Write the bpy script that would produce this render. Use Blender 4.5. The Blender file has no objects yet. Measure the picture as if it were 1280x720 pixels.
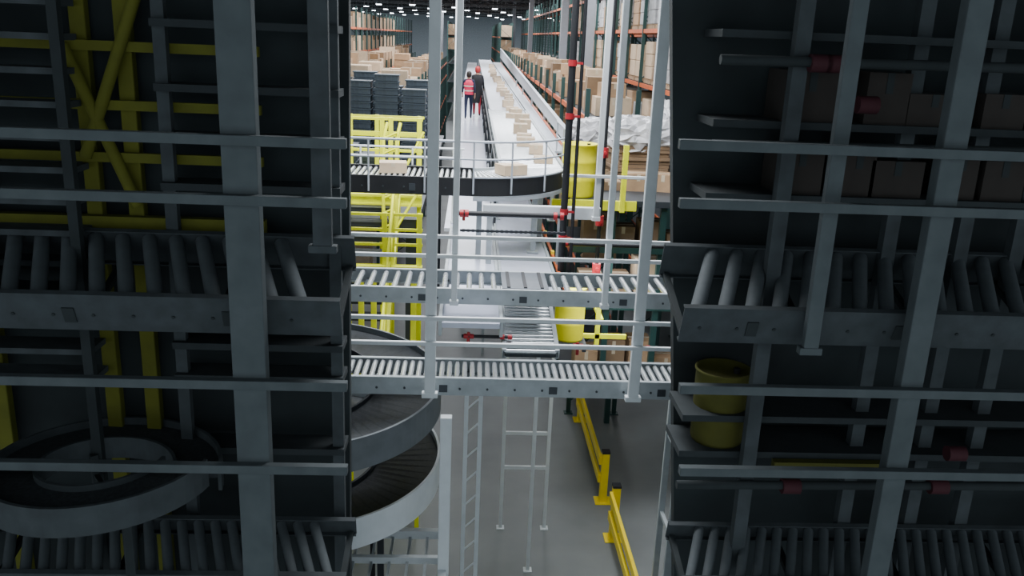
import bpy, math, random
from mathutils import Vector, Matrix
random.seed(7)
COL=bpy.context.scene.collection
# ---------------------------------------------------------------- materials
def mat(name,c,rough=.5,metal=0,var=.12,scale=6,bump=0,emit=None,es=0):
    m=bpy.data.materials.new(name); m.use_nodes=True
    nt=m.node_tree; b=nt.nodes['Principled BSDF']
    b.inputs['Roughness'].default_value=rough; b.inputs['Metallic'].default_value=metal
    tc=nt.nodes.new('ShaderNodeTexCoord'); n=nt.nodes.new('ShaderNodeTexNoise')
    n.inputs['Scale'].default_value=scale; n.inputs['Detail'].default_value=4
    nt.links.new(tc.outputs['Object'],n.inputs['Vector'])
    r=nt.nodes.new('ShaderNodeValToRGB')
    r.color_ramp.elements[0].position=.3; r.color_ramp.elements[1].position=.7
    r.color_ramp.elements[0].color=(*[x*(1-var) for x in c],1)
    r.color_ramp.elements[1].color=(*[min(1,x*(1+var)) for x in c],1)
    nt.links.new(n.outputs['Fac'],r.inputs['Fac']); nt.links.new(r.outputs['Color'],b.inputs['Base Color'])
    if bump:
        bp=nt.nodes.new('ShaderNodeBump'); bp.inputs['Strength'].default_value=bump
        nt.links.new(n.outputs['Fac'],bp.inputs['Height']); nt.links.new(bp.outputs['Normal'],b.inputs['Normal'])
    if emit:
        b.inputs['Emission Color'].default_value=(*emit,1); b.inputs['Emission Strength'].default_value=es
    return m
M=dict(
 steel=mat('painted_steel',(.40,.44,.46),.4,.1),
 midgrey=mat('mid_grey_steel',(.16,.18,.195),.45,.1),
 white=mat('white_steel',(.74,.78,.80),.4,.0,.05),
 pgrey=mat('pale_grey_panel',(.46,.50,.56),.35,.0,.06),
 deck=mat('white_deck',(.54,.57,.68),.22,.0,.08,2),
 belt=mat('light_belt',(.52,.55,.64),.25,.0,.08,2),
 roller=mat('zinc_roller',(.66,.69,.71),.22,.65),
 dark=mat('dark_steel',(.03,.035,.042),.5,.2),
 black=mat('black_rubber',(.012,.013,.016),.6),
 under=mat('dark_frame_steel',(.05,.06,.07),.5,.3),  # dark blue-grey steel for frames, legs and decks
 yellow=mat('safety_yellow',(.92,.95,.01),.45,0,.06),
 gyellow=mat('guard_yellow',(.98,.72,.01),.45,0,.06),
 drum=mat('drum_yellow',(.95,.88,.01),.4,0,.05),
 floor=mat('concrete',(.205,.22,.222),.4,0,.16,.7,.05),
 wall=mat('far_wall_panel',(.33,.38,.42),.6),
 wdark=mat('shaded_partition',(.020,.027,.029),.9,0,.5,1.0),  # side partitions: darkness and mottled haze painted into the colour
 ceil=mat('dark_ceiling',(.035,.04,.047),.8),
 rackg=mat('rack_green',(.02,.06,.055),.45,.1),
 beamo=mat('rack_orange',(.60,.12,.03),.5),
 card=mat('cardboard',(.44,.285,.165),.8,0,.15,4),
 card2=mat('pale_cardboard',(.62,.47,.32),.8,0,.12,4),
 card3=mat('dark_cardboard',(.26,.17,.10),.8,0,.15,4),
 tape=mat('tape',(.62,.52,.38),.3),
 wrap=mat('stretch_wrap',(.42,.43,.44),.3,0,.35,5,.3),
 wrap2=mat('pale_stretch_wrap',(.70,.70,.72),.25,0,.25,5,.4),
 wood=mat('pallet_wood',(.36,.25,.15),.8,0,.2),
 bin=mat('charcoal_bin',(.035,.05,.065),.5,0,.2),
 red=mat('pipe_red',(.45,.02,.03),.45),
 plate=mat('transfer_plate',(.10,.115,.135),.4,.2),
 mesh=mat('spiral_mesh',(.022,.027,.032),.6,.1,.3,30,.2),
 vest=mat('vest_crimson',(.75,.03,.10),.7), stripe=mat('vest_stripe',(.7,.7,.6),.4),
 navy=mat('navy_cloth',(.015,.02,.05),.9), blk=mat('black_cloth',(.012,.012,.015),.9),
 maroon=mat('maroon_cloth',(.30,.015,.03),.9),
 skin=mat('skin',(.48,.28,.20),.6,0,.05), hair=mat('dark_hair',(.02,.014,.01),.6), hair2=mat('red_hair',(.40,.03,.03),.6),
 lamp=mat('lamp_glow',(.9,.95,1),.5,0,0,1,0,(.85,.93,1),22),
 n_steel=mat('dim_steel',(.048,.058,.063),.85,.0,.2),  # side-bay set: dimness painted in as darker copies of the materials
 n_white=mat('dim_white_steel',(.078,.094,.10),.85,.0),
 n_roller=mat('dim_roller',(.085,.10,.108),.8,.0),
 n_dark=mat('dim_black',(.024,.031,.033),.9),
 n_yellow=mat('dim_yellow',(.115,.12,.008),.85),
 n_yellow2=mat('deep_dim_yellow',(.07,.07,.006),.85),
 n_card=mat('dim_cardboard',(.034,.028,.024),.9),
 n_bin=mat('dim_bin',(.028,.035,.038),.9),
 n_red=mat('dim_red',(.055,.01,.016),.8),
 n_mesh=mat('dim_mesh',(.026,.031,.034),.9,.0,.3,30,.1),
)
# ---------------------------------------------------------------- mesh builder
class MB:
    def __init__(s): s.v=[];s.f=[];s.mi=[];s.sm=[]
    def add(s,vs,fs,mi=0,sm=False):
        o=len(s.v); s.v+=[tuple(v) for v in vs]
        for f in fs: s.f.append([o+i for i in f]); s.mi.append(mi); s.sm.append(sm)
    def box(s,x,y,z,sx,sy,sz,mi=0,rz=0,rx=0):
        vs=[Vector((a*sx/2,b*sy/2,c*sz/2)) for a in(-1,1) for b in(-1,1) for c in(-1,1)]
        if rx: vs=[Matrix.Rotation(rx,3,'X')@v for v in vs]
        if rz: vs=[Matrix.Rotation(rz,3,'Z')@v for v in vs]
        vs=[v+Vector((x,y,z)) for v in vs]
        s.add(vs,[(0,1,3,2),(4,6,7,5),(0,4,5,1),(2,3,7,6),(0,2,6,4),(1,5,7,3)],mi)
        return s
    def span(s,x0,x1,y0,y1,z0,z1,mi=0):
        return s.box((x0+x1)/2,(y0+y1)/2,(z0+z1)/2,abs(x1-x0),abs(y1-y0),abs(z1-z0),mi)
    def cyl(s,p0,p1,r,r1=None,seg=10,mi=0,cap=True):
        r1=r if r1 is None else r1
        p0=Vector(p0);p1=Vector(p1);d=(p1-p0).normalized()
        a=d.orthogonal().normalized();b=d.cross(a)
        A=[p0+(a*math.cos(2*math.pi*i/seg)+b*math.sin(2*math.pi*i/seg))*r for i in range(seg)]
        B=[p1+(a*math.cos(2*math.pi*i/seg)+b*math.sin(2*math.pi*i/seg))*r1 for i in range(seg)]
        s.add(A+B,[(i,(i+1)%seg,seg+(i+1)%seg,seg+i) for i in range(seg)],mi,True)
        if cap:
            s.add(A,[tuple(range(seg))[::-1]],mi); s.add(B,[tuple(range(seg))],mi)
        return s
    def tube(s,pts,r,seg=8,mi=0):
        pts=[Vector(p) for p in pts];R=[]
        a=None
        for i,p in enumerate(pts):
            t=(pts[min(i+1,len(pts)-1)]-pts[max(i-1,0)]).normalized()
            a=t.orthogonal().normalized() if a is None else (a-t*a.dot(t)).normalized()
            b=t.cross(a)
            R+=[p+(a*math.cos(2*math.pi*k/seg)+b*math.sin(2*math.pi*k/seg))*r for k in range(seg)]
        F=[]
        for i in range(len(pts)-1):
            for k in range(seg): F.append((i*seg+k,i*seg+(k+1)%seg,(i+1)*seg+(k+1)%seg,(i+1)*seg+k))
        s.add(R,F,mi,True)
        s.add(R[:seg],[tuple(range(seg))[::-1]],mi); s.add(R[-seg:],[tuple(range(seg))],mi)
        return s
    def lathe(s,prof,seg=24,cx=0,cy=0,cz=0,mi=0,sy=1):
        V=[];F=[]
        for r,z in prof:
            V+=[(cx+r*math.cos(2*math.pi*k/seg),cy+sy*r*math.sin(2*math.pi*k/seg),cz+z) for k in range(seg)]
        for i in range(len(prof)-1):
            for k in range(seg): F.append((i*seg+k,i*seg+(k+1)%seg,(i+1)*seg+(k+1)%seg,(i+1)*seg+k))
        s.add(V,F,mi,True); return s
    def band(s,r0,r1,a0,a1,zf,h,n=48,mi=0,cx=0,cy=0):
        V=[];F=[]
        for i in range(n+1):
            t=i/n;a=a0+(a1-a0)*t;c,sn=math.cos(a),math.sin(a);z=zf(t)
            V+=[(cx+r0*c,cy+r0*sn,z),(cx+r1*c,cy+r1*sn,z),(cx+r1*c,cy+r1*sn,z-h),(cx+r0*c,cy+r0*sn,z-h)]
        for i in range(n):
            for k in range(4): F.append((4*i+k,4*i+(k+1)%4,4*i+4+(k+1)%4,4*i+4+k))
        F+=[(0,3,2,1),(4*n,4*n+1,4*n+2,4*n+3)]
        s.add(V,F,mi); return s
    def prism(s,poly,z0,z1,mi=0):
        n=len(poly); V=[(x,y,z0) for x,y in poly]+[(x,y,z1) for x,y in poly]
        s.add(V,[tuple(range(n))[::-1],tuple(range(n,2*n))]+[(i,(i+1)%n,n+(i+1)%n,n+i) for i in range(n)],mi); return s
    def plateyz(s,poly,x0,x1,mi=0):
        n=len(poly); V=[(x0,y,z) for y,z in poly]+[(x1,y,z) for y,z in poly]
        s.add(V,[tuple(range(n))[::-1],tuple(range(n,2*n))]+[(i,(i+1)%n,n+(i+1)%n,n+i) for i in range(n)],mi); return s
    def crumple(s,x,y,z,sx,sy,sz,n=7,j=.05,mi=0):
        idx={};V=[];F=[]
        rnd=random.Random(int(x*1000+y*77+z*13))
        def vid(i,k,l):
            if (i,k,l) not in idx:
                idx[(i,k,l)]=len(V); f=.85+.15*math.sin(l/n*3.1)
                V.append((x+(i/n-.5)*sx*f+rnd.uniform(-j,j),y+(k/n-.5)*sy*f+rnd.uniform(-j,j),z+(l/n-.5)*sz+rnd.uniform(-j,j)*(l>0)))
            return idx[(i,k,l)]
        for a in range(n):
            for b in range(n):
                for q in (0,n):
                    F.append((vid(a,b,q),vid(a+1,b,q),vid(a+1,b+1,q),vid(a,b+1,q)))
                    F.append((vid(a,q,b),vid(a+1,q,b),vid(a+1,q,b+1),vid(a,q,b+1)))
                    F.append((vid(q,a,b),vid(q,a+1,b),vid(q,a+1,b+1),vid(q,a,b+1)))
        s.add(V,F,mi); return s
    def obj(s,name,mats,bev=0):
        me=bpy.data.meshes.new(name); me.from_pydata(s.v,[],s.f)
        me.polygons.foreach_set('material_index',s.mi); me.polygons.foreach_set('use_smooth',s.sm)
        for m in (mats if isinstance(mats,(list,tuple)) else [mats]): me.materials.append(M[m] if isinstance(m,str) else m)
        me.validate(); me.update()
        o=bpy.data.objects.new(name,me); COL.objects.link(o)
        if bev:
            md=o.modifiers.new('bevel','BEVEL'); md.width=bev; md.segments=2; md.limit_method='ANGLE'
        return o
def tag(o,label,cat,group=None):
    o['label']=label; o['category']=cat
    if group: o['group']=group
def thing(name,label,cat,loc=(0,0,0),rz=0,group=None):
    e=bpy.data.objects.new(name,None); COL.objects.link(e); e.location=loc; e.rotation_euler=(0,0,rz); e.empty_display_size=.1
    tag(e,label,cat,group); return e
def part(par,name,mb,mats,loc=(0,0,0),rot=(0,0,0),bev=0):
    o=mb.obj(name,mats,bev); o.parent=par; o.location=loc; o.rotation_euler=rot; return o
def dup(src,par,loc,rot=(0,0,0)):
    o=src.copy(); COL.objects.link(o); o.parent=par; o.location=loc; o.rotation_euler=rot; return o
def copy_thing(src,loc,rz=0):
    e=src.copy(); COL.objects.link(e); e.location=loc; e.rotation_euler=(0,0,rz)
    for c in list(src.children):
        k=c.copy(); COL.objects.link(k); k.parent=e
    return e
def struct(o): o['kind']='structure'; return o

# ---------------------------------------------------------------- camera
th=math.radians(16.18);ps=math.radians(3.1);ro=math.radians(2.4)
cam=bpy.data.cameras.new('camera'); co=bpy.data.objects.new('camera',cam); COL.objects.link(co)
F=Vector((math.sin(ps)*math.cos(th),math.cos(ps)*math.cos(th),-math.sin(th)))
R0=Vector((math.cos(ps),-math.sin(ps),0)); U0=R0.cross(F)
R=R0*math.cos(ro)+U0*math.sin(ro); U=U0*math.cos(ro)-R0*math.sin(ro)
mt=Matrix((R,U,-F)).transposed().to_4x4(); mt.translation=Vector((0,0,8.6)); co.matrix_world=mt
cam.sensor_width=36; cam.lens=36*1080/1280; cam.clip_end=400
bpy.context.scene.camera=co

# ---------------------------------------------------------------- setting
struct(MB().span(-40,40,-2,151,-.2,0).obj('floor','floor'))
struct(MB().span(-40,40,-2,151,12.3,12.5).obj('ceiling','ceil'))
struct(MB().span(-40,40,150,150.3,0,12.3).obj('wall_far','wall'))
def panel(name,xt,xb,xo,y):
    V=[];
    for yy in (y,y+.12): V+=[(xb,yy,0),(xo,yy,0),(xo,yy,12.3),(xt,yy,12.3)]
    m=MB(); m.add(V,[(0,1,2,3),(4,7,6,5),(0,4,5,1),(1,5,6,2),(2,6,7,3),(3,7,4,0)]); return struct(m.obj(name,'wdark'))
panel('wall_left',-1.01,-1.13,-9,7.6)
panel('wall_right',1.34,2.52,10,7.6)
for i,y in enumerate(range(88,150,7)):
    m=MB(); m.span(-30,30,y-.1,y+.1,11.5,11.62).span(-30,30,y-.1,y+.1,12.15,12.3)
    for x in range(-30,30,2):
        m.cyl((x,y,11.6),(x+1,y,12.2),.05,seg=4).cyl((x+1,y,12.2),(x+2,y,11.6),.05,seg=4)
    o=m.obj('trim_%d'%(i+1),'midgrey' if i%2 else 'ceil'); struct(o)
e=thing('ceiling_lamp','small white high-bay lamp under the dark ceiling','lamp',(-21,90,11.2),group='ceiling lamps')
part(e,'housing',MB().box(0,0,.05,.6,.3,.08).cyl((-.2,0,.05),(-.2,0,1.1),.015,seg=5).cyl((.2,0,.05),(.2,0,1.1),.015,seg=5),'white')
part(e,'diffuser',MB().box(0,0,-.02,.5,.2,.06),'lamp')
for j,y in enumerate(range(90,149,10)):
    for x in (-21,-17,-13,-9.5,-6,-2,2,6,10,14,18):
        if (x,y)!=(-21,90): copy_thing(e,(x+(j%3)*1.2,y+random.uniform(-2.5,2.5),11.2))
c=thing('building_column','pale square steel column between racks','column',(4.4,44,0),group='building columns')
part(c,'shaft',MB().box(0,0,6.15,.35,.35,12.3),'pgrey',bev=.02); part(c,'base_plate',MB().box(0,0,.02,.6,.6,.04),'steel')
for x,y in ((4.4,70),(-3.9,83),(-3.9,110),(4.4,100),(7.4,52),(4.1,32)): copy_thing(c,(x,y,0))

# ---------------------------------------------------------------- roller conveyor
def conveyor(label,x0,y0,z,L,W,pitch,r,railh,rz=0,mats=('steel','roller','under'),legs=(),slope=0,name='roller_conveyor',legh=None,group=None,side=None,tilt=0,skew=0):
    e=thing(name,label,'conveyor',(x0,y0,z),rz,group)
    if slope or tilt: e.rotation_euler=(tilt,slope,rz)
    m=MB().box(L/2,0,-railh/2+.02,L,.012,railh).box(L/2,.02,.015,L,.05,.012).box(L/2,.02,-railh+.03,L,.05,.012)
    n=int(L/.3)
    for i in range(n):
        m.cyl(((i+.5)*.3,-.008,-railh/2),((i+.5)*.3,-.016,-railh/2),.014,seg=6,mi=1)
        if i%4==1: m.box((i+.5)*.3+.12,-.012,-railh/2,.09,.012,railh*.4,1)
    a=part(e,'side_rail',m,[side or mats[0],mats[2]],(0,-.03,0)); dup(a,e,(L,W+.03,0),(0,0,math.pi))
    LR=W/math.cos(skew)
    mr=MB().cyl((0,0,-r),(0,LR,-r),r,seg=12).cyl((0,-.02,-r),(0,0,-r),.008,seg=5).cyl((0,LR,-r),(0,LR+.02,-r),.008,seg=5)
    n=int(L/pitch); s0=max(0,math.tan(skew)*W); s1=max(0,-math.tan(skew)*W)
    first=None
    for i in range(n):
        x=pitch/2+i*pitch
        if x<s0+.02 or x>L-s1-.02: continue
        if first is None: first=part(e,'roller',mr,mats[1],(x,0,0),(0,0,skew))
        else: dup(first,e,(x,0,0),(0,0,skew))
    f=part(e,'cross_member',MB().box(0,W/2,-railh+.05,.05,W,.05),mats[2],(.05,0,0))
    for i in range(1,int(L)+1): dup(f,e,(min(L-.05,.05+i),0,0))
    if legs:
        H=legh or z
        ml=MB()
        for yy in (0,W): ml.box(0,yy,-H/2-railh/2,.08,.06,H-railh).box(0,yy,-H+.01,.16,.14,.02)
        k=1 if H>2 else .6
        while k<H-.4: ml.box(0,W/2,-k,.05,W,.05); k+=1.2
        l0=part(e,'leg_frame',ml,mats[0],(legs[0],0,0))
        for q in legs[1:]: dup(l0,e,(q,0,0))
    return e
conveyor('grey steel roller conveyor crossing above the white deck',-2.3,9.85,5.7,5.3,.8,.15,.034,.19,legs=(.3,5.1))
conveyor('lower grey roller conveyor with close-set rollers and side rail',-2.0,8.78,5.0,4.7,.55,.085,.03,.2,legs=(.3,4.6))
conveyor('upper roller conveyor with black side rail feeding the curve',-2.6,12.45,6.6,2.65,1.0,.085,.03,.26,legs=(.1,),side='black')
conveyor('long roller conveyor carrying cartons away from the curve',1.5,13.9,6.6,11.0,1.0,.125,.032,.2,rz=math.pi/2,legs=(1.6,4,7,10),legh=1.2)
e=thing('transfer_plate','flat dark grey transfer plate on the middle conveyor','plate',(.70,10.25,5.715))
part(e,'plate',MB().box(0,0,0,.56,.74,.02),'plate',bev=.005)
p=part(e,'belt_strip',MB().box(0,0,.016,.04,.7,.012),'black',(-.2,0,0)); dup(p,e,(0,0,0)); dup(p,e,(.2,0,0))
e=thing('curved_conveyor','ninety degree curved roller conveyor with black outer band','conveyor',(.05,13.9,6.6))
part(e,'outer_band',MB().band(1.45,1.475,-math.pi/2,0,lambda t:.02,.26,32),'black')
part(e,'trim_strip',MB().band(1.445,1.49,-math.pi/2,0,lambda t:.04,.02,32),'pgrey')
part(e,'inner_band',MB().band(.42,.45,-math.pi/2,0,lambda t:.02,.2,16),'steel')
part(e,'under_band',MB().band(.6,1.48,-math.pi/2,0,lambda t:-.26,.05,32),'pgrey')
mr=MB().cyl((.46,0,-.03),(1.44,0,-.03),.018,.034,seg=12)
f=None
for i in range(22):
    a=-math.pi/2+(i+.5)*math.pi/2/22
    if f is None: f=part(e,'roller',mr,'roller',(0,0,0),(0,0,a))
    else: dup(f,e,(0,0,0),(0,0,a))
p=part(e,'leg',MB().box(0,0,-.75,.08,.08,.9).box(0,0,-1.19,.18,.18,.02),'steel',(.1,-1.2,0))
for x,y in ((1.1,-.1),(.95,-.85)): dup(p,e,(x,y,0))
e=thing('curved_guard_rail','pale tubular guard rail bent around the curved conveyor','guard rail',(.05,13.9,6.6))
def ringpts(r,z): return [(-2.6,-r,z)]+[(r*math.cos(a),r*math.sin(a),z) for a in [-math.pi/2+i*math.pi/2/20 for i in range(21)]]+[(r,2.2,z)]
part(e,'top_rail',MB().tube(ringpts(1.53,.55),.018),'pgrey'); part(e,'middle_rail',MB().tube(ringpts(1.53,.3),.015),'pgrey')
first=None
for (x,y) in [(-2.4,-1.53),(-1.5,-1.53),(-.7,-1.53),(0,-1.53)]+[(1.53*math.cos(q),1.53*math.sin(q)) for q in (-1.2,-.8,-.4,0)]+[(1.53,1),(1.53,2.1)]:
    if first is None: first=part(e,'post',MB().cyl((0,0,-.2),(0,0,.56),.014,seg=8),'pgrey',(x,y,0))
    else: dup(first,e,(x,y,0))
e=thing('guard_rail','thin pale guard rail behind the upper conveyor','guard rail',(-2.6,13.5,6.6))
part(e,'top_rail',MB().cyl((0,0,.3),(2.5,0,.3),.016),'white'); part(e,'middle_rail',MB().cyl((0,0,.16),(2.5,0,.16),.014),'white')
p=part(e,'post',MB().cyl((0,0,-.15),(0,0,.31),.016,seg=6),'white',(.1,0,0))
for x in (.9,1.7,2.45): dup(p,e,(x,0,0))
e=thing('support_beam','pale steel beam on posts carrying the curved conveyor','beam',(0,12.28,5.4))
part(e,'beam',MB().span(.2,1.9,-.05,.05,.70,.88),'white',bev=.01)
p=part(e,'post',MB().box(0,0,.35,.08,.08,.7),'steel',(.3,0,0)); dup(p,e,(1.33,0,0))

def belt(name,label,x0,x1,y0,y1,z0,h,mats,legys=()):
    e=thing(name,label,'conveyor',(x0,y0,0),0); L=y1-y0;W=x1-x0;zc=z0
    part(e,'belt',MB().box(W/2,L/2,zc-.03,W-.06,L,.05),mats[0])
    r=part(e,'side_rail',MB().box(0,L/2,zc-h/2+.03,.04,L,h),mats[1],(.02,0,0),bev=.006); dup(r,e,(W-.02,0,0))
    f=None
    for y in legys:
        H=z0-h/2
        mm=MB().span(0,.07,-.03,.03,0,H).span(W-.07,W,-.03,.03,0,H).box(W/2,0,H-.4,W,.05,.05)
        if f is None: f=part(e,'leg_frame',mm,mats[1],(0,y,0))
        else: dup(f,e,(0,y,0))
    return e
belt('belt_conveyor','long belt conveyor carrying cartons down the aisle',.5,1.5,24.95,78,6.6,.2,('belt','steel'),[7+7*i for i in range(7)])
e=thing('side_apron','broad pale grey side panel with red-orange outer edge','panel',(0,15.9,6.6))
part(e,'apron',MB().prism([(1.54,0),(1.74,0),(2.15,55),(1.56,55)],-.02,.02),'pgrey')
part(e,'edge_trim',MB().prism([(1.74,0),(1.79,0),(2.22,55),(2.15,55)],-.06,.04),'beamo')
m=MB().plateyz([(.4,.10),(.4,.32),(44,1.20),(44,.65)],1.80,1.84)
part(e,'side_panel',m,'pgrey'); part(e,'cap_strip',MB().plateyz([(.4,.32),(.4,.35),(44,1.24),(44,1.20)],1.78,1.86),'pgrey')
p=part(e,'bracket',MB().box(1.7,0,-.06,.32,.06,.10).box(1.82,0,.1,.05,.05,.35),'steel',(0,1,0))
for i in range(1,5): dup(p,e,(0,1+i*5,0))
e=thing('walkway_deck','smooth white elevated walkway beside the conveyor','walkway',(0,0,5.4))
part(e,'deck_panel',MB().span(-.28,.40,9.5,14.6,-.06,0).span(-.42,.42,14.6,34,-.06,0).span(-.62,.45,34,110,-.06,0),'deck')
a=part(e,'edge_beam',MB().span(-.02,.02,9.5,14.6,-.16,.05),'steel',(-.30,0,0)); dup(a,e,(.41,0,0))
p=part(e,'leg',MB().box(0,0,-2.75,.12,.12,5.3),'under',(-.2,26,0))
for x,y in ((.3,26),(-.2,33),(.3,33),(-.2,45),(.3,45),(-.2,60),(.3,60)): dup(p,e,(x,y,0))
belt('belt_conveyor','wide white belt conveyor under the curved conveyor',.44,1.24,10.75,24,5.4,.12,('belt','steel'),(12,))
conveyor('short inclined roller conveyor feeding the lower conveyor',1.06,9.42,5.1,1.3,.6,.085,.026,.12,rz=math.pi/2,slope=-.2,name='inclined_roller_conveyor')
e=thing('kick_plate','red and yellow marked edge plate along the white belt','plate',(1.3,11,5.42))
part(e,'strip',MB().span(-.02,.02,0,20,-.04,0),'beamo')
p=part(e,'marker',MB().box(0,0,.02,.05,.1,.05),'gyellow',(0,.5,0))
for i in range(1,12): dup(p,e,(0,.5+i*1.4,0))
e=thing('handrail','dark handrail between walkway and carton conveyor','handrail',(.45,15,5.4))
part(e,'top_rail',MB().cyl((0,0,1.05),(0,60,1.05),.03),'dark'); part(e,'middle_rail',MB().cyl((0,0,.6),(0,60,.6),.025),'dark')
p=part(e,'post',MB().cyl((0,0,0),(0,0,1.05),.025,seg=6),'dark')
for i in range(1,25): dup(p,e,(0,i*2.5,0))

def gframe(label,y,posts,rails,x0,x1,pw,zb,ztop=12.3,m='white',name='safety_railing',rr=.022,pd=.07):
    e=thing(name,label,'guard rail',(0,y,0))
    f=None
    for X in posts:
        mm=MB().box(0,0,(zb+ztop)/2,pw,pd,ztop-zb).box(0,0,zb+.03,pw*1.5,pd*1.2,.06)
        if f is None: f=part(e,'post',mm,m,(X,0,0),bev=.008)
        else: dup(f,e,(X,0,0))
    for z in rails:
        a=x0(y,z) if callable(x0) else x0; b=x1(y,z) if callable(x1) else x1
        part(e,'rail',MB().box((a+b)/2,-pd/2-rr,0,b-a,rr*2,rr*2),m,(0,0,z),bev=.006)
    return e
gframe('tall pale steel posts with two rails before the lower conveyor',8.62,(-.37,1.83),(5.76,5.48),-1.9,2.6,.115,4.85)
gframe('slim white posts and rails fixed along the middle conveyor',9.72,(-.15,1.63),(6.38,6.15),-2.2,2.9,.07,5.55)
gframe('slim white post pair beside the curved conveyor',12.2,(1.83,),(6.75,),1.3,2.5,.08,6.1)
gframe('slim white post rising beside the walkway',15.0,(-.28,),(6.1,),-1.0,-.2,.06,5.4)
e=thing('riser_pipe','black vertical sprinkler pipe with red clamps','pipe',(1.33,11.9,0))
part(e,'pipe',MB().cyl((0,0,4.9),(0,0,12.3),.05,seg=12),'black'); part(e,'conduit',MB().cyl((.13,0,5.2),(.13,0,12.3),.025,seg=8),'black')
p=part(e,'clamp',MB().cyl((0,0,-.04),(0,0,.04),.062,seg=10).box(.07,0,0,.14,.05,.03),'red',(0,0,5.9))
for z in (6.28,7.6,8.3): dup(p,e,(0,0,z))
e=thing('riser_pipe','dark vertical pipe with red valve beside yellow drum','pipe',(2.12,13.7,0))
part(e,'pipe',MB().cyl((0,0,4.3),(0,0,12.3),.035,seg=10),'black')
p=part(e,'valve',MB().cyl((0,0,-.08),(0,0,.08),.07,seg=10).cyl((0,-.12,0),(0,0,0),.03,seg=8),'red',(0,0,5.8))
for z in (6.9,5.0): dup(p,e,(0,0,z))
def hpipe(label,x0,x1,y,z,r=.035):
    e=thing('sprinkler_pipe',label,'pipe',(x0,y,z)); L=x1-x0
    part(e,'pipe',MB().cyl((0,0,0),(L,0,0),r,seg=10),'black')
    p=part(e,'coupling',MB().cyl((-.025,0,0),(.025,0,0),r*1.5,seg=10),'red',(.05,0,0))
    for q in (.12,L-.12,L-.03): dup(p,e,(q,0,0))
    part(e,'drop_nozzle',MB().cyl((.08,0,-.1),(.08,0,.05),.02,seg=6),'red')
hpipe('black horizontal sprinkler pipe with red couplings over belt',-.15,1.3,11.6,6.27)
hpipe('black horizontal sprinkler pipe low beside belt',-.05,.55,9.62,5.2,.02)
hpipe('black sprinkler pipe under the rack side',1.25,2.2,9.62,5.1,.025)
hpipe('black sprinkler pipe crossing before the dark shelving',1.35,3.4,12.6,5.65,.03)
m=MB()
for i in range(44): m.box(i*.032,0,0,.034,.04,.035 if i%2 else .025)
o=m.obj('cable_chain','dark'); o.location=(-.1,11.3,6.1); tag(o,'dark cable chain strung across above the white belt','chain')

# ---------------------------------------------------------------- yellow mezzanine
def yrail(label,x0,x1,y,beam,rails,posts,pz0=0):
    e=thing('mezzanine_railing',label,'railing',(x1,y,0)); L=x1-x0
    if beam: part(e,'edge_beam',MB().span(-L,0,-.06,.06,*beam).span(-L,0,-.12,-.06,beam[1]-.04,beam[1]).span(-L,0,-.12,-.06,beam[0],beam[0]+.04),'yellow')
    r=None
    for z in rails:
        if r is None: r=part(e,'rail',MB().box(-L/2,0,0,L,.04,.045),'yellow',(0,0,z))
        else: dup(r,e,(0,0,z))
    top=max(rails)+.03; p=None
    for x in posts:
        if p is None: p=part(e,'post',MB().span(-.038,.038,-.04,.04,pz0,top),'yellow',(x,0,0),bev=.006)
        else: dup(p,e,(x,0,0))
yrail('yellow steel mezzanine edge with double railing',-5.2,-.84,15.2,(5.66,5.86),(7.16,6.92,6.62,6.3),(-.05,-.55,-.7,-1.3,-2.5,-3.8))
yrail('second yellow railing set back on the mezzanine',-5.2,-.9,16.8,(5.9,6.0),(7.05,6.7),(-.1,-.9,-1.4,-1.9,-3.0),5.38)
yrail('lower yellow railing and beam beneath the mezzanine',-4.6,-.75,13.9,(4.65,4.90),(5.75,5.5,5.25),(-.05,-.5,-.62,-1.6,-2.8))
yrail('low yellow railing beside the dark stair',-4.2,-.72,12.0,(4.1,4.22),(5.2,4.9),(-.05,-.62,-.8),3.0)
e=thing('stair','steep yellow stair with dark treads','stair',(-2.45,0,0))
V=[(11.9,3.1),(15.1,5.9),(15.1,5.55),(12.1,2.9)]
f=part(e,'stringer',MB().plateyz(V,-.04,.04),'yellow'); dup(f,e,(1.2,0,0))
f=None
for i in range(13):
    y=12.1+i*.235;z=3.2+i*.205
    if f is None: f=part(e,'tread',MB().box(.6,0,0,1.14,.24,.04).box(.6,-.11,-.03,1.14,.02,.06),'dark',(0,y,z))
    else: dup(f,e,(0,y,z))
m=MB().tube([(0,11.9,4.1),(0,15.0,6.85),(0,15.1,6.9)],.03).tube([(0,11.9,3.65),(0,15.0,6.4)],.022)
for i in range(5): m.cyl((0,12+i*.75,3.2+i*.66),(0,12+i*.75,4.2+i*.66),.026,seg=6)
f=part(e,'handrail',m,'yellow'); dup(f,e,(1.2,0,0))
p=part(e,'landing_post',MB().box(0,12,1.55,.1,.1,3.1),'dark'); dup(p,e,(1.2,0,0)); part(e,'landing',MB().box(.6,12.0,2.95,1.3,.5,.06),'dark')
e=thing('safety_gate','yellow latticed gate with angled braces','gate',(-1.45,14.5,5.4))
m=MB()
for x in (0,.22): m.tube([(x,0,-.2),(x,0,1.5),(x+.05,.15,1.75)],.03)
for i in range(7): m.cyl((0,0,.0+i*.25),(.22,0,.1+i*.25),.02,seg=6)
part(e,'frame',m,'yellow')
part(e,'brace',MB().cyl((.11,0,-.2),(.75,.3,.9),.024),'yellow'); part(e,'brace',MB().cyl((.11,0,.5),(.65,.3,1.6),.024),'yellow')
e=thing('mezzanine_platform','dark mezzanine platform slab behind the yellow railing','platform',(0,15.3,0))
part(e,'slab',MB().span(-6.5,-.9,0,13.7,5.2,5.38),'under')
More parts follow.
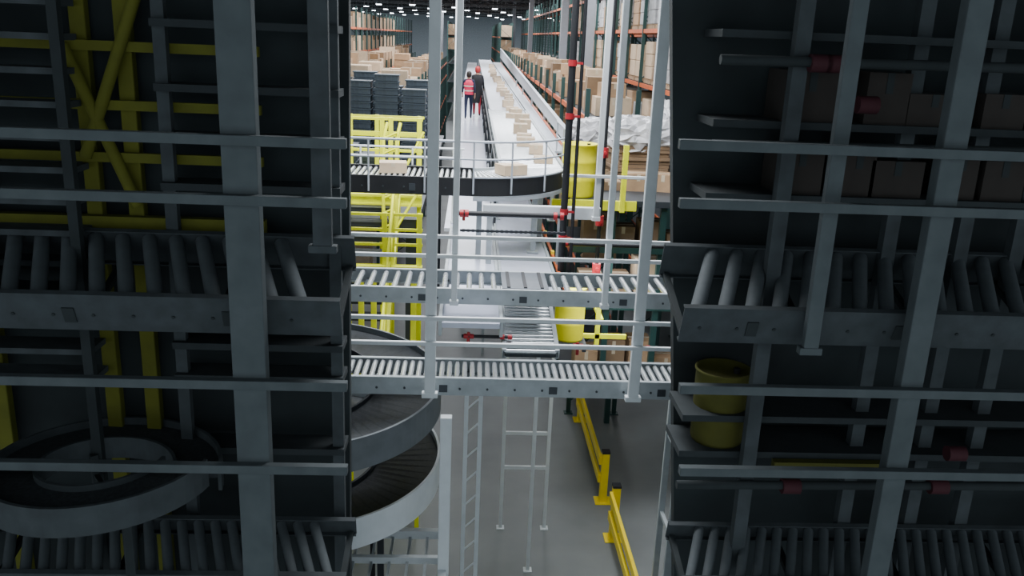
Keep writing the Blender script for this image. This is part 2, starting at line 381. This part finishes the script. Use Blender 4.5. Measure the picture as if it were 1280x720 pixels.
p=part(e,'column',MB().span(-.1,.1,-.1,.1,0,5.2),'under',(-6.3,.2,0))
for x,y in ((-1.05,.4),(-6.3,13.5),(-1.05,13.5),(-3.6,.4)): dup(p,e,(x,y,0))
def binstack(x,y,n,base=5.38,w=.62,d=.5,h=.17,label='stack of charcoal plastic bins with ribbed rims'):
    e=thing('bin_stack',label,'bin stack',(x,y,base),group='charcoal bin stacks'); f=None
    for i in range(n):
        if f is None:
            m=MB().box(0,0,h*.42,w*.92,d*.92,h*.8).box(0,0,h*.88,w,d,h*.16)
            for k in range(5): m.box(-w*.36+k*w*.18,-d*.47,h*.42,.03,.02,h*.7)
            f=part(e,'bin',m,'bin')
        else: dup(f,e,(0,0,i*h),(0,0,0))
for i in range(4):
    for j in range(2):
        binstack(-3.5+i*.68,22.4+j*1.2,11+((i+j)%3))
for i in range(3): binstack(-3.3+i*.7,17.8,5+i%2)

# ---------------------------------------------------------------- cartons
protos={}
def carton(x,y,z,w,d,h,kind=0,rz=0,group='cartons',label=None):
    key=(round(w,2),round(d,2),round(h,2),kind); w,d,h=key[:3]
    if key not in protos:
        m=MB().box(0,0,h/2,w,d,h,0)
        m.box(0,0,h+.002,w*.98,.06,.004,1).box(0,-d/2-.002,h*.8,.06,.004,h*.4,1)
        protos[key]=m.obj('carton',[('card','card2','card3')[kind],'tape']); o=protos[key]
    else:
        o=protos[key].copy(); COL.objects.link(o)
    o.location=(x,y,z); o.rotation_euler=(0,0,rz)
    tag(o,label or ('brown cardboard carton with tape on a rack','pale cardboard carton with tape','dark brown cardboard carton on a rack')[kind],'box',group); return o
y=14.5
while y<60:
    w=random.choice((.25,.3,.35)); h=random.choice((.1,.12,.16,.2))
    carton(1.15+random.uniform(-.10,.10),y,6.6,w,random.choice((.25,.35)),h,1,random.uniform(-.15,.15),'cartons riding the long conveyor','pale cardboard carton riding the conveyor'); y+=random.uniform(.7,1.1)*(1+y/60)
carton(.62,13.1,6.6,.4,.3,.15,1,.5,'cartons riding the long conveyor','pale cardboard carton turning on the curved conveyor')
carton(-1.15,12.95,6.6,.4,.3,.15,1,.1,'cartons riding the long conveyor','flat pale carton on the upper conveyor')
# ---------------------------------------------------------------- racks
def rack(x0,x1,y0,bays,bl,levels,top,label,group='pallet racks'):
    e=thing('pallet_rack',label,'rack',(x0,y0,0),group=group); W=x1-x0
    m=MB()
    for x in (0,W):
        m.box(x,0,top/2,.1,.08,top).box(x,0,.01,.2,.2,.02)
    k=.3;s=0
    while k<top-1:
        a,b=(0,W) if s%2==0 else (W,0)
        m.cyl((a,0,k),(b,0,k+.9),.022,seg=4); k+=.9;s+=1
    f=part(e,'upright_frame',m,'rackg')
    for i in range(1,bays+1): dup(f,e,(0,i*bl,0))
    fb=None
    for z in levels:
        for x in (0,W):
            if fb is None: fb=part(e,'beam',MB().box(0,bays*bl/2,-.06,.05,bays*bl,.12),'beamo',(x,0,z))
            else: dup(fb,e,(x,0,z))
    fd=part(e,'wire_deck',MB().box(W/2,bays*bl/2,0,W-.06,bays*bl,.02),'under',(0,0,levels[0]-.02))
    for z in levels[1:]: dup(fd,e,(0,0,z-.02))
    return e
def pallet(x,y,z,w,d,h,mt='wrap',label='stretch-wrapped pallet load on a rack',group='wrapped pallet loads',rz=0,film=False):
    e=thing('pallet_load',label,'pallet load',(x,y,z),rz,group)
    m=MB()
    for k in range(5): m.box(0,-d/2+.06+k*(d-.12)/4,.125,w,.09,.02)
    for k in (-1,0,1): m.box(k*(w/2-.06),0,.06,.09,d,.10)
    part(e,'pallet',m,'wood')
    if film:
        m=MB(); n=int(h*.6/.07)
        for i in range(n): m.box(random.uniform(-.03,.03),random.uniform(-.03,.03),.14+(i+.5)*.07,w*.97,d*.97,.062)
        part(e,'flat_carton_stack',m,'card3')
        part(e,'plastic_film',MB().crumple(0,0,.14+h*.72,w*1.12,d*1.12,h*.55,8,.055),'wrap2')
    else:
        m=MB(); n=max(2,int(h/.35))
        for i in range(n):
            j=random.uniform(-.02,.02); m.box(j,random.uniform(-.02,.02),.14+(i+.5)*h/n,w*.96,d*.96,h/n*.985)
        part(e,'wrapped_goods',m,mt,bev=.02)
LV=(2.0,3.7,5.4,7.0)
rack(2.5,3.6,19,20,2.7,LV,7.6,'dark green pallet rack with orange beams full of cartons')
rack(5.2,6.3,22,28,2.7,(2,4,5.8,7.4,9.0,10.4),11.2,'tall dark green pallet rack holding wrapped loads')
rack(-3.3,-2.2,31,16,2.7,LV[:3]+(6.4,),6.9,'dark green pallet rack with cartons on every level')
rack(-5.9,-4.8,31,16,2.7,LV[:3]+(6.6,),7.1,'dark green pallet rack with cartons on every level')
rack(-8.2,-7.1,44,22,2.7,(2,4,5.8,7.4,8.8),10.0,'tall dark green pallet rack with stacked cartons')
rack(8.6,9.7,40,22,2.7,(2,4,5.8,7.4,9.0,10.4),11.2,'tall dark green pallet rack holding wrapped loads')
rack(-2.6,-1.5,90,12,2.7,(2,4,5.8,7.2,8.6),9.9,'distant tall pallet rack closing in the aisle')
rack(2.5,3.6,84,14,2.7,(2,4,5.8,7.2,8.6),9.9,'distant tall pallet rack closing in the aisle')
for b in range(20):
    y=19.2+b*2.7
    for lv in ((3.7,5.4,7.0) if b<7 else (7.0,)):
        yy=y+.2
        while yy<y+2.3:
            s=random.choice((.4,.5,.6,.7)) if lv==7.0 and b<10 else random.choice((.6,.7,.8)); s=min(s,y+2.5-yy-.02); h=random.choice((.6,.8,1.0)) if lv<7 else random.choice((.3,.4,.6,.8))
            k=random.choice((0,0,1,2)); carton(3.05+random.uniform(-.1,.1),yy+s/2,lv,.8,s,h,k,0,'cartons on the racks')
            if lv==7.0 and b<9 and h<.7: carton(3.0+random.uniform(-.15,.15),yy+s/2,lv+h+.006,.5,s*.8,.3,random.choice((0,1)),random.uniform(-.2,.2),'cartons on the racks')
            yy+=s+random.uniform(.03,.1)
for b in range(14):
    y=31.2+b*2.7
    yy=y+.2
    while yy<y+2.0:
        s=random.choice((.5,.6,.8)); h=random.choice((.4,.7,.9))
        carton(-2.75,yy+s/2,6.4,.9,s,h,random.choice((0,1,0)),0,'cartons on the racks')
        carton(-5.35,yy+s/2,6.6,.9,s,random.choice((.6,.9,1.1)),random.choice((0,1,2)),0,'cartons on the racks'); yy+=s+.12
for b in range(14):
    y=44.3+b*2.7
    for lv in (7.4,8.8):
        for k in range(2): carton(-7.65,y+.6+k*1.25,lv,1.0,1.0,random.choice((.6,.8,.9)),random.choice((0,2,1)),0,'cartons on the tall racks')
for b in range(12):
    for lv in (7.2,8.6):
        for x,y0 in ((-2.05,90),(3.05,84)):
            carton(x,y0+1.35+b*2.7,lv,1.0,2.0,random.choice((.8,1.0,1.1)),random.choice((0,2,1)),0,'cartons on the distant racks')
for b in range(9):
    y=22.3+b*2.7
    for lv in (5.8,7.4,9.0,10.4):
        for k in range(2):
            pallet(5.75,y+.6+k*1.25,lv,.95,1.05,random.choice((.8,1.0,1.1)),random.choice(('wrap','card','card2','wrap2','card3','card')))
for b in range(10):
    y=42+b*2.7
    for lv in (9.0,10.4): carton(9.15,y,lv,1.0,1.2,.9,random.choice((0,1,2)),0,'cartons on the tall racks')
for y in range(32,62,4):
    pallet(-4.1,y,0,.9,1.1,random.choice((6.6,6.9,7.3)) ,random.choice(('card2','card')),'tall column of stacked cartons on a pallet','stacked carton columns')
e=thing('goods_platform','dark steel platform with yellow edge on green posts','platform',(1.75,14,0))
part(e,'deck',MB().span(0,3.2,0,4.6,5.98,6.08),'under'); part(e,'edge_trim',MB().span(-.4,1.0,-.06,0,5.92,6.08),'yellow'); part(e,'corner_post',MB().span(.72,.80,-.1,-.02,5.9,7.0),'yellow')
p=part(e,'post',MB().box(0,0,3,.12,.12,6),'rackg',(3.1,.1,0))
for x,y in ((1.6,4.5),(3.1,4.5)): dup(p,e,(x,y,0))
part(e,'front_upright',MB().box(1.5,.1,4.4,.1,.1,3.2).box(.65,.1,4.4,.1,.1,3.2),'rackg')
p=part(e,'cross_beam',MB().span(0,3.2,-.04,.04,-.06,.06),'rackg',(0,.06,4.24))
for z in (2.86,5.24): dup(p,e,(0,.06,z))
p=part(e,'shelf',MB().span(0,3.2,.1,1.6,-.04,.04),'under',(0,0,4.36)); dup(p,e,(0,0,2.86)); dup(p,e,(0,0,5.24))
part(e,'outrigger',MB().span(-.40,.10,-1.6,-1.05,4.08,4.12).span(-.40,-.34,-1.6,.1,4.0,4.08).span(.04,.10,-1.6,.1,4.0,4.08),'dark')
part(e,'yellow_bracket',MB().span(.30,.37,-1.1,-1.03,3.9,4.9).span(.0,.8,-1.1,-1.04,4.05,4.12).span(.37,.43,-1.03,.1,4.3,4.36),'yellow')
pallet(3.15,16.4,6.08,1.0,1.1,1.0,'wrap2','pale film draped over stacked flat cartons on pallet','wrapped pallet loads',.1,True)
pallet(2.55,18.0,6.08,.8,.8,.8,'wrap','grey film draped over a pallet load','wrapped pallet loads',-.1,True)
pallet(4.35,17.0,6.08,1,1.1,1.3,'wrap','grey film draped over a tall pallet load','wrapped pallet loads',0,True)
for i in range(4): carton(2.45+i*.5,15.2,6.08,.42,.45,random.choice((.15,.25,.3)),random.choice((0,1,2)),random.uniform(-.3,.3),'cartons on the racks')
for i in range(6):
    carton(2.15+i*.48,14.6,4.4,.4,.5,random.choice((.3,.4,.6)),random.choice((2,0,1)),0,'cartons on the racks')
    carton(2.15+i*.48,14.6,2.9,.4,.5,random.choice((.3,.4,.6)),random.choice((2,0)),0,'cartons on the racks')
    carton(2.15+i*.48,14.5,5.28,.4,.4,random.choice((.2,.3,.4)),random.choice((2,0,0)),0,'cartons on the racks')
def drum(x,y,z,r,h,m='drum',label='yellow plastic drum with rolled rim'):
    e=thing('drum',label,'drum',(x,y,z))
    part(e,'body',MB().lathe([(0,0),(r*.93,0),(r*.96,.03),(r*.97,h*.3),(r,h*.33),(r*.97,h*.36),(r*.98,h*.64),(r*1.01,h*.67),(r*.98,h*.7),(r*.98,h-.03),(r*1.03,h-.02),(r*1.03,h),(r*.95,h),(r*.93,h-.05),(0,h-.05)],28),m)
    part(e,'bung',MB().cyl((r*.5,0,h-.05),(r*.5,0,h),.03,seg=10),'black')
drum(1.81,14.35,6.08,.29,.88); drum(1.60,12.7,4.12,.24,.85)

# ---------------------------------------------------------------- spiral conveyor
def spiral(label,cx,cy,z0,z1,R,W,turns,mats,a0=0,posts=3,gh=.3,inner=None,split=None,upper=None):
    e=thing('spiral_conveyor',label,'spiral conveyor',(cx,cy,0)); T=turns*2*math.pi
    n=int(turns*60); zf=lambda t:z0+(z1-z0)*t
    part(e,'belt',MB().band(R-W,R,a0,a0+T,zf,.05,n),mats[0])
    q=split or 1.0
    part(e,'outer_guard',MB().band(R,R+.03,a0,a0+T*q,lambda t:zf(t*q)+.07,gh,n),mats[1])
    if split: part(e,'upper_outer_guard',MB().band(R,R+.03,a0+T*q,a0+T,lambda t:zf(q+t*(1-q))+.07,gh,n),upper)
    part(e,'inner_guard',MB().band(R-W-.03,R-W,a0,a0+T,lambda t:zf(t)+.05,.2,n),inner or mats[1])
    f=None
    for k in range(posts):
        a=k*2*math.pi/posts+2.2
        mm=MB().box(R-W-.08,0,(z1-.2)/2,.06,.06,z1-.2).box((R-W)/2,0,z0-.2,R-W-.1,.04,.04)
        if f is None: f=part(e,'support_post',mm,mats[2],(0,0,0),(0,0,a))
        else: dup(f,e,(0,0,0),(0,0,a))
    return e
spiral('spiral conveyor with black belt and broad white lower guard',-1.58,9.4,3.40,4.9,1.28,.70,1.62,('mesh','white','black'),a0=-.72*math.pi,gh=.36,inner='dark',split=.42,upper='midgrey')
e=thing('support_platform','white steel base frame with crossbars under spiral','frame',(-2.9,7.95,0))
part(e,'top_frame',MB().span(0,2.75,0,.08,2.9,3.0).span(0,2.75,1.0,1.08,2.9,3.0).span(0,2.75,.5,.56,2.9,2.98).span(0,.08,0,1.08,2.9,3.0).span(2.67,2.75,0,1.08,2.9,3.0).span(0,2.75,0.0,.04,2.6,2.7),'white')
p=part(e,'cross_bar',MB().span(0,.03,0,1.05,2.9,2.93),'steel',(.3,0,0))
for i in range(1,12): dup(p,e,(.3+i*.2,0,0))
part(e,'dark_tray',MB().span(.1,2.65,.1,1.0,2.3,2.34),'dark')
p=part(e,'leg',MB().box(0,0,1.45,.1,.1,2.9),'white',(.05,.05,0))
for x,y in ((2.7,.05),(2.7,1.02),(.05,1.02)): dup(p,e,(x,y,0))
part(e,'upright',MB().box(0,0,3.85,.12,.1,1.9),'white',(2.72,.3,0),bev=.008)
e=thing('lattice_stand','narrow white lattice stand with cross braces','stand',(.03,9.5,0))
m=MB(); m.box(0,0,2.35,.05,.05,4.7).box(.17,0,2.35,.05,.05,4.7)
for i in range(14): m.cyl((0,0,.15+i*.32),(.17,0,.32+i*.32),.012,seg=5)
part(e,'frame',m,'white'); part(e,'foot',MB().box(.085,0,.01,.35,.2,.02),'steel')
e=thing('support_stand','slim pale steel stand with crossbars on concrete floor','stand',(.72,12.6,0))
p=part(e,'leg',MB().box(0,0,2.6,.06,.06,5.2).box(0,0,.01,.14,.14,.02),'white',(0,1.3,0))
for x,y in ((.8,1.3),(.42,0)): dup(p,e,(x,y,0))
p=part(e,'cross_bar',MB().span(0,.8,1.28,1.32,-.03,.03),'white',(0,0,1.23))
dup(p,e,(0,0,1.9))
def floorguard(y0,y1):
    e=thing('floor_guard_rail','yellow floor-mounted guard rail with two bars','guard rail',(2.74,y0,0),group='floor guard rails'); L=y1-y0
    p=part(e,'post',MB().box(0,0,.52,.14,.14,1.04).box(0,0,.01,.32,.32,.02),'gyellow',(0,0,0),bev=.01)
    q=part(e,'post_cap',MB().box(0,0,1.06,.15,.15,.04),'black'); dup(p,e,(0,L,0)); dup(q,e,(0,L,0))
    r=part(e,'rail',MB().box(-.09,L/2,0,.06,L,.17),'gyellow',(0,0,.86),bev=.01); dup(r,e,(0,0,.48))
floorguard(13.6,9.4); floorguard(14.9,18.6)

# ---------------------------------------------------------------- people
def person(label,loc,shirt,pants,haircol,vest,s=1.0,rz=0,ph=1):
    P=[((0,0,.95),(.15,.11)),((0,0,1.1),(.125,.095)),((0,0,1.28),(.16,.11)),((0,0,1.42),(.14,.09)),((0,0,1.52),(.055,.055)),((0,.015,1.6),(.07,.085)),((0,.01,1.69),(.068,.085))]
    E=[(0,1),(1,2),(2,3),(3,4),(4,5),(5,6)]
    def ad(p,r,parent):
        P.append((p,r)); E.append((parent,len(P)-1)); return len(P)-1
    for sd in (-1,1):
        w=sd*ph
        a=ad((sd*.17,0,1.43),(.06,.06),3); b=ad((sd*.225,-.03+.05*-w,1.15),(.042,.042),a); c=ad((sd*.235,.06-.1*w,.93),(.028,.028),b)
        d=ad((sd*.235,.09-.11*w,.86),(.036,.018),c)
        for k in range(4):
            yy=.06+k*.02-.11*w
            g=ad((sd*.238,yy+.02,.80),(.009,.009),d); ad((sd*.228,yy+.025,.765-.006*(k in(1,2))),(.008,.008),g)
        g=ad((sd*.215,.13-.11*w,.85),(.011,.011),d); ad((sd*.205,.145-.11*w,.81),(.009,.009),g)
        h=ad((sd*.09,0,.88),(.09,.09),0); k=ad((sd*.1,.1*w+.02,.5),(.058,.06),h); an=ad((sd*.1,.16*w-.04,.1+(.04 if w<0 else 0)),(.04,.042),k)
        ad((sd*.11,.16*w+.1,.035),(.035,.03),an)
    me=bpy.data.meshes.new('tmp'); me.from_pydata([p for p,_ in P],E,[]); o=bpy.data.objects.new('tmp',me); COL.objects.link(o)
    md=o.modifiers.new('s','SKIN'); md.use_smooth_shade=True
    sv=me.skin_vertices[0].data
    for i,(p,r) in enumerate(P): sv[i].radius=r
    for q in sv: q.use_root=False
    sv[0].use_root=True
    o.modifiers.new('u','SUBSURF').levels=2
    dg=bpy.context.evaluated_depsgraph_get(); dg.update()
    bm=bpy.data.meshes.new_from_object(o.evaluated_get(dg)); bpy.data.objects.remove(o); bm.name='person_body'
    bm.materials.clear()
    for k in ('skin',shirt,pants,'black'): bm.materials.append(M[k])
    for f in bm.polygons:
        x,y,z=f.center; i=0
        if z<.09: i=3
        elif abs(x)>.18 and z<1.0: i=0
        elif z<1.0: i=2
        elif z<1.5: i=1
        f.material_index=i
    e=thing('person',label,'person',loc,rz); e.scale=(s,s,s)
    b=bpy.data.objects.new('body',bm); COL.objects.link(b); b.parent=e
    m=MB().lathe([(0,.135),(.05,.125),(.085,.09),(.098,.04),(.098,-.02),(.085,-.08),(.06,-.1)],18,0,-.005,1.66,0,1.12)
    part(e,'hair',m,haircol)
    m=MB().box(0,.105,1.64,.025,.03,.04).box(-.035,.098,1.665,.02,.01,.01,1).box(.035,.098,1.665,.02,.01,.01,1).box(0,.1,1.6,.045,.01,.012,1).box(-.088,.01,1.645,.02,.04,.06).box(.088,.01,1.645,.02,.04,.06)
    part(e,'face',m,['skin','hair'],bev=.004)
    if vest:
        m=MB().lathe([(.175,0),(.172,.15),(.19,.3),(.195,.42),(.15,.51),(.08,.55)],24,0,0,.93,0,.74)
        m.lathe([(.178,.0),(.178,.04)],24,0,0,1.05,1,.75)
        m.lathe([(.196,.0),(.196,.04)],24,0,0,1.22,1,.75)
        part(e,'safety_vest',m,['vest','stripe'])
    else:
        m=MB().lathe([(.20,0),(.175,.3),(.165,.45),(.19,.7),(.195,.85),(.15,.96),(.08,1.0)],24,0,0,.48,0,.78)
        part(e,'coat',m,'blk')
person('person in crimson safety vest and navy trousers walking',(-.14,34.8,5.4),'navy','navy','hair',True,1.04,0,1)
person('person in long black coat and maroon trousers walking',(.2,36.4,5.4),'blk','maroon','hair2',False,1.12,0,-1)

# ---------------------------------------------------------------- side bays, dimness painted into their colours, before the dark partitions
nm=('n_steel','n_roller','n_dark')
XL=lambda y,z:y*(-.138-(.04-(z-8.6)/y)*.0096)
XR=lambda y,z:y*(.223+(.04-(z-8.6)/y)*.0959)
tl=math.radians(20)
sk=math.radians(20)
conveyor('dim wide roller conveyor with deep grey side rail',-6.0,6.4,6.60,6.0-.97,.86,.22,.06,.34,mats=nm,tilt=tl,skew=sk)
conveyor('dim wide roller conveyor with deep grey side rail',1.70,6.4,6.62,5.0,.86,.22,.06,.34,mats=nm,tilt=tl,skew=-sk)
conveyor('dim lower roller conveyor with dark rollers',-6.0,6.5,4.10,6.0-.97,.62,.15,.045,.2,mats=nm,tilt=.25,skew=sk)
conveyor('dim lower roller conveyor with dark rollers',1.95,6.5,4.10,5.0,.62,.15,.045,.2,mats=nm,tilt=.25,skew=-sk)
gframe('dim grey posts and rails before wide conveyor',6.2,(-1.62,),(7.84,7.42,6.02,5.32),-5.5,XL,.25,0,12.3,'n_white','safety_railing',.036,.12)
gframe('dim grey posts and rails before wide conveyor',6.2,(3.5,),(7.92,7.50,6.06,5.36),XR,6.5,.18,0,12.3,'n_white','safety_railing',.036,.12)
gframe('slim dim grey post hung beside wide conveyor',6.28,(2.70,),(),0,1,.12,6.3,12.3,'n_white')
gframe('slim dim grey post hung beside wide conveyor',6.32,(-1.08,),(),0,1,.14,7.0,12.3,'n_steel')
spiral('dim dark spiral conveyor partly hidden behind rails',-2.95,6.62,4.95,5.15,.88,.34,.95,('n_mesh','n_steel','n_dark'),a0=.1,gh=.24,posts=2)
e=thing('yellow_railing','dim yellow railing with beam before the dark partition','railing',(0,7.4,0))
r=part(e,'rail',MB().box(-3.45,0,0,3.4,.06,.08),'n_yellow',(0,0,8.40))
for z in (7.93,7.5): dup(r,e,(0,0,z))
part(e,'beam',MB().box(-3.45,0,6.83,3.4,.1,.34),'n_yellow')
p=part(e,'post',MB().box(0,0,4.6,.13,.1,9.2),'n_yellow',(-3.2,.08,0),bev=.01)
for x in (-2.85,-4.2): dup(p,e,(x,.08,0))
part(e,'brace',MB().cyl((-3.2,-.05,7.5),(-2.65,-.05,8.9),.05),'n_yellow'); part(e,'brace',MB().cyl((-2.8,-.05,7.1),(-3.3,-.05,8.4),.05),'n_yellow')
e=thing('plate_rack','dim rack of dark stacked plates behind yellow posts','rack',(-5.2,7.25,0))
p=part(e,'plate',MB().box(.9,0,0,2.2,.3,.05),'n_steel',(0,0,5.6))
for i in range(1,13): dup(p,e,(0,0,5.6+i*.26))
p=part(e,'post',MB().box(0,-.2,4.5,.08,.08,9),'n_dark',(-.2,0,0)); dup(p,e,(2.0,0,0))
e=thing('storage_rack','dim dark upright frame beside the partition edge','rack',(-2.5,7.0,0))
p=part(e,'upright',MB().box(0,.3,4.9,.10,.08,9.8),'n_steel',(0,0,0)); dup(p,e,(.55,.0,0)); dup(p,e,(1.36,.0,0))
p=part(e,'shelf',MB().span(-.05,1.42,.2,.5,-.03,.03),'n_bin',(0,0,7.3))
for z in (8.1,7.7,5.9,5.6,4.9,8.6): dup(p,e,(0,0,z))
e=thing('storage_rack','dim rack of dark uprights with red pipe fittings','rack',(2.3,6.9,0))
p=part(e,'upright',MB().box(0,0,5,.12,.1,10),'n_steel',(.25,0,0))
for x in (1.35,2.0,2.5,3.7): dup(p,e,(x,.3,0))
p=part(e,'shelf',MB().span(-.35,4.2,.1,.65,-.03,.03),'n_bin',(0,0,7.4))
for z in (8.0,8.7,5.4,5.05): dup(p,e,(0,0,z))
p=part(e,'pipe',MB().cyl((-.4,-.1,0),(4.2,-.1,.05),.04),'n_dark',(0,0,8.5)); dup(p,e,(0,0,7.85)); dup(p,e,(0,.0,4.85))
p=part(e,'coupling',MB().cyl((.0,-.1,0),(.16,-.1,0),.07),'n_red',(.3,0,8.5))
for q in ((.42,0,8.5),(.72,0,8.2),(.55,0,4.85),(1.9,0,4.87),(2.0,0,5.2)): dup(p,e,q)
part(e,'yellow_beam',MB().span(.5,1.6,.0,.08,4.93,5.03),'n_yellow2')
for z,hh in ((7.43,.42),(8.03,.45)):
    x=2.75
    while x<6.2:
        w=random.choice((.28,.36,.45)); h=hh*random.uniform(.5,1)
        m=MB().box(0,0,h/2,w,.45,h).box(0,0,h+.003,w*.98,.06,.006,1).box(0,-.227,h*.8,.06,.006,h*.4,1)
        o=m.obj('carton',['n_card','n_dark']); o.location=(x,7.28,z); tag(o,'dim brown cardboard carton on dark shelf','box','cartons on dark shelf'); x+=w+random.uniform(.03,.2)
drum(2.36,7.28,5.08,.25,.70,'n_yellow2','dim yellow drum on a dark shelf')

# ---------------------------------------------------------------- light
w=bpy.data.worlds.new('world'); bpy.context.scene.world=w; w.use_nodes=True
w.node_tree.nodes['Background'].inputs[0].default_value=(.66,.76,.83,1); w.node_tree.nodes['Background'].inputs[1].default_value=1.0
def area(x,y,z,sx,sy,p,col=(.93,.96,1),rot=(0,0,0)):
    l=bpy.data.lights.new('area','AREA'); l.shape='RECTANGLE'; l.size=sx; l.size_y=sy; l.energy=p; l.color=col
    o=bpy.data.objects.new('ceiling_and_fill_light',l); COL.objects.link(o); o.location=(x,y,z); o.rotation_euler=rot
area(.5,11.5,11.9,4,5,1250)
area(-3,13.2,11.9,3,2,350)  # added fill to brighten the yellow mezzanine, no fixture of its own
area(0,22,11.9,8,6,1500)
area(0,34,11.9,10,8,2100)
area(0,52,11.9,14,12,4000)
area(0,80,11.2,20,20,6000)
area(0,120,11.2,30,30,8000)
area(2.2,13,5.1,1.4,3,80)  # added fill hung below the decks to lift the concrete floor
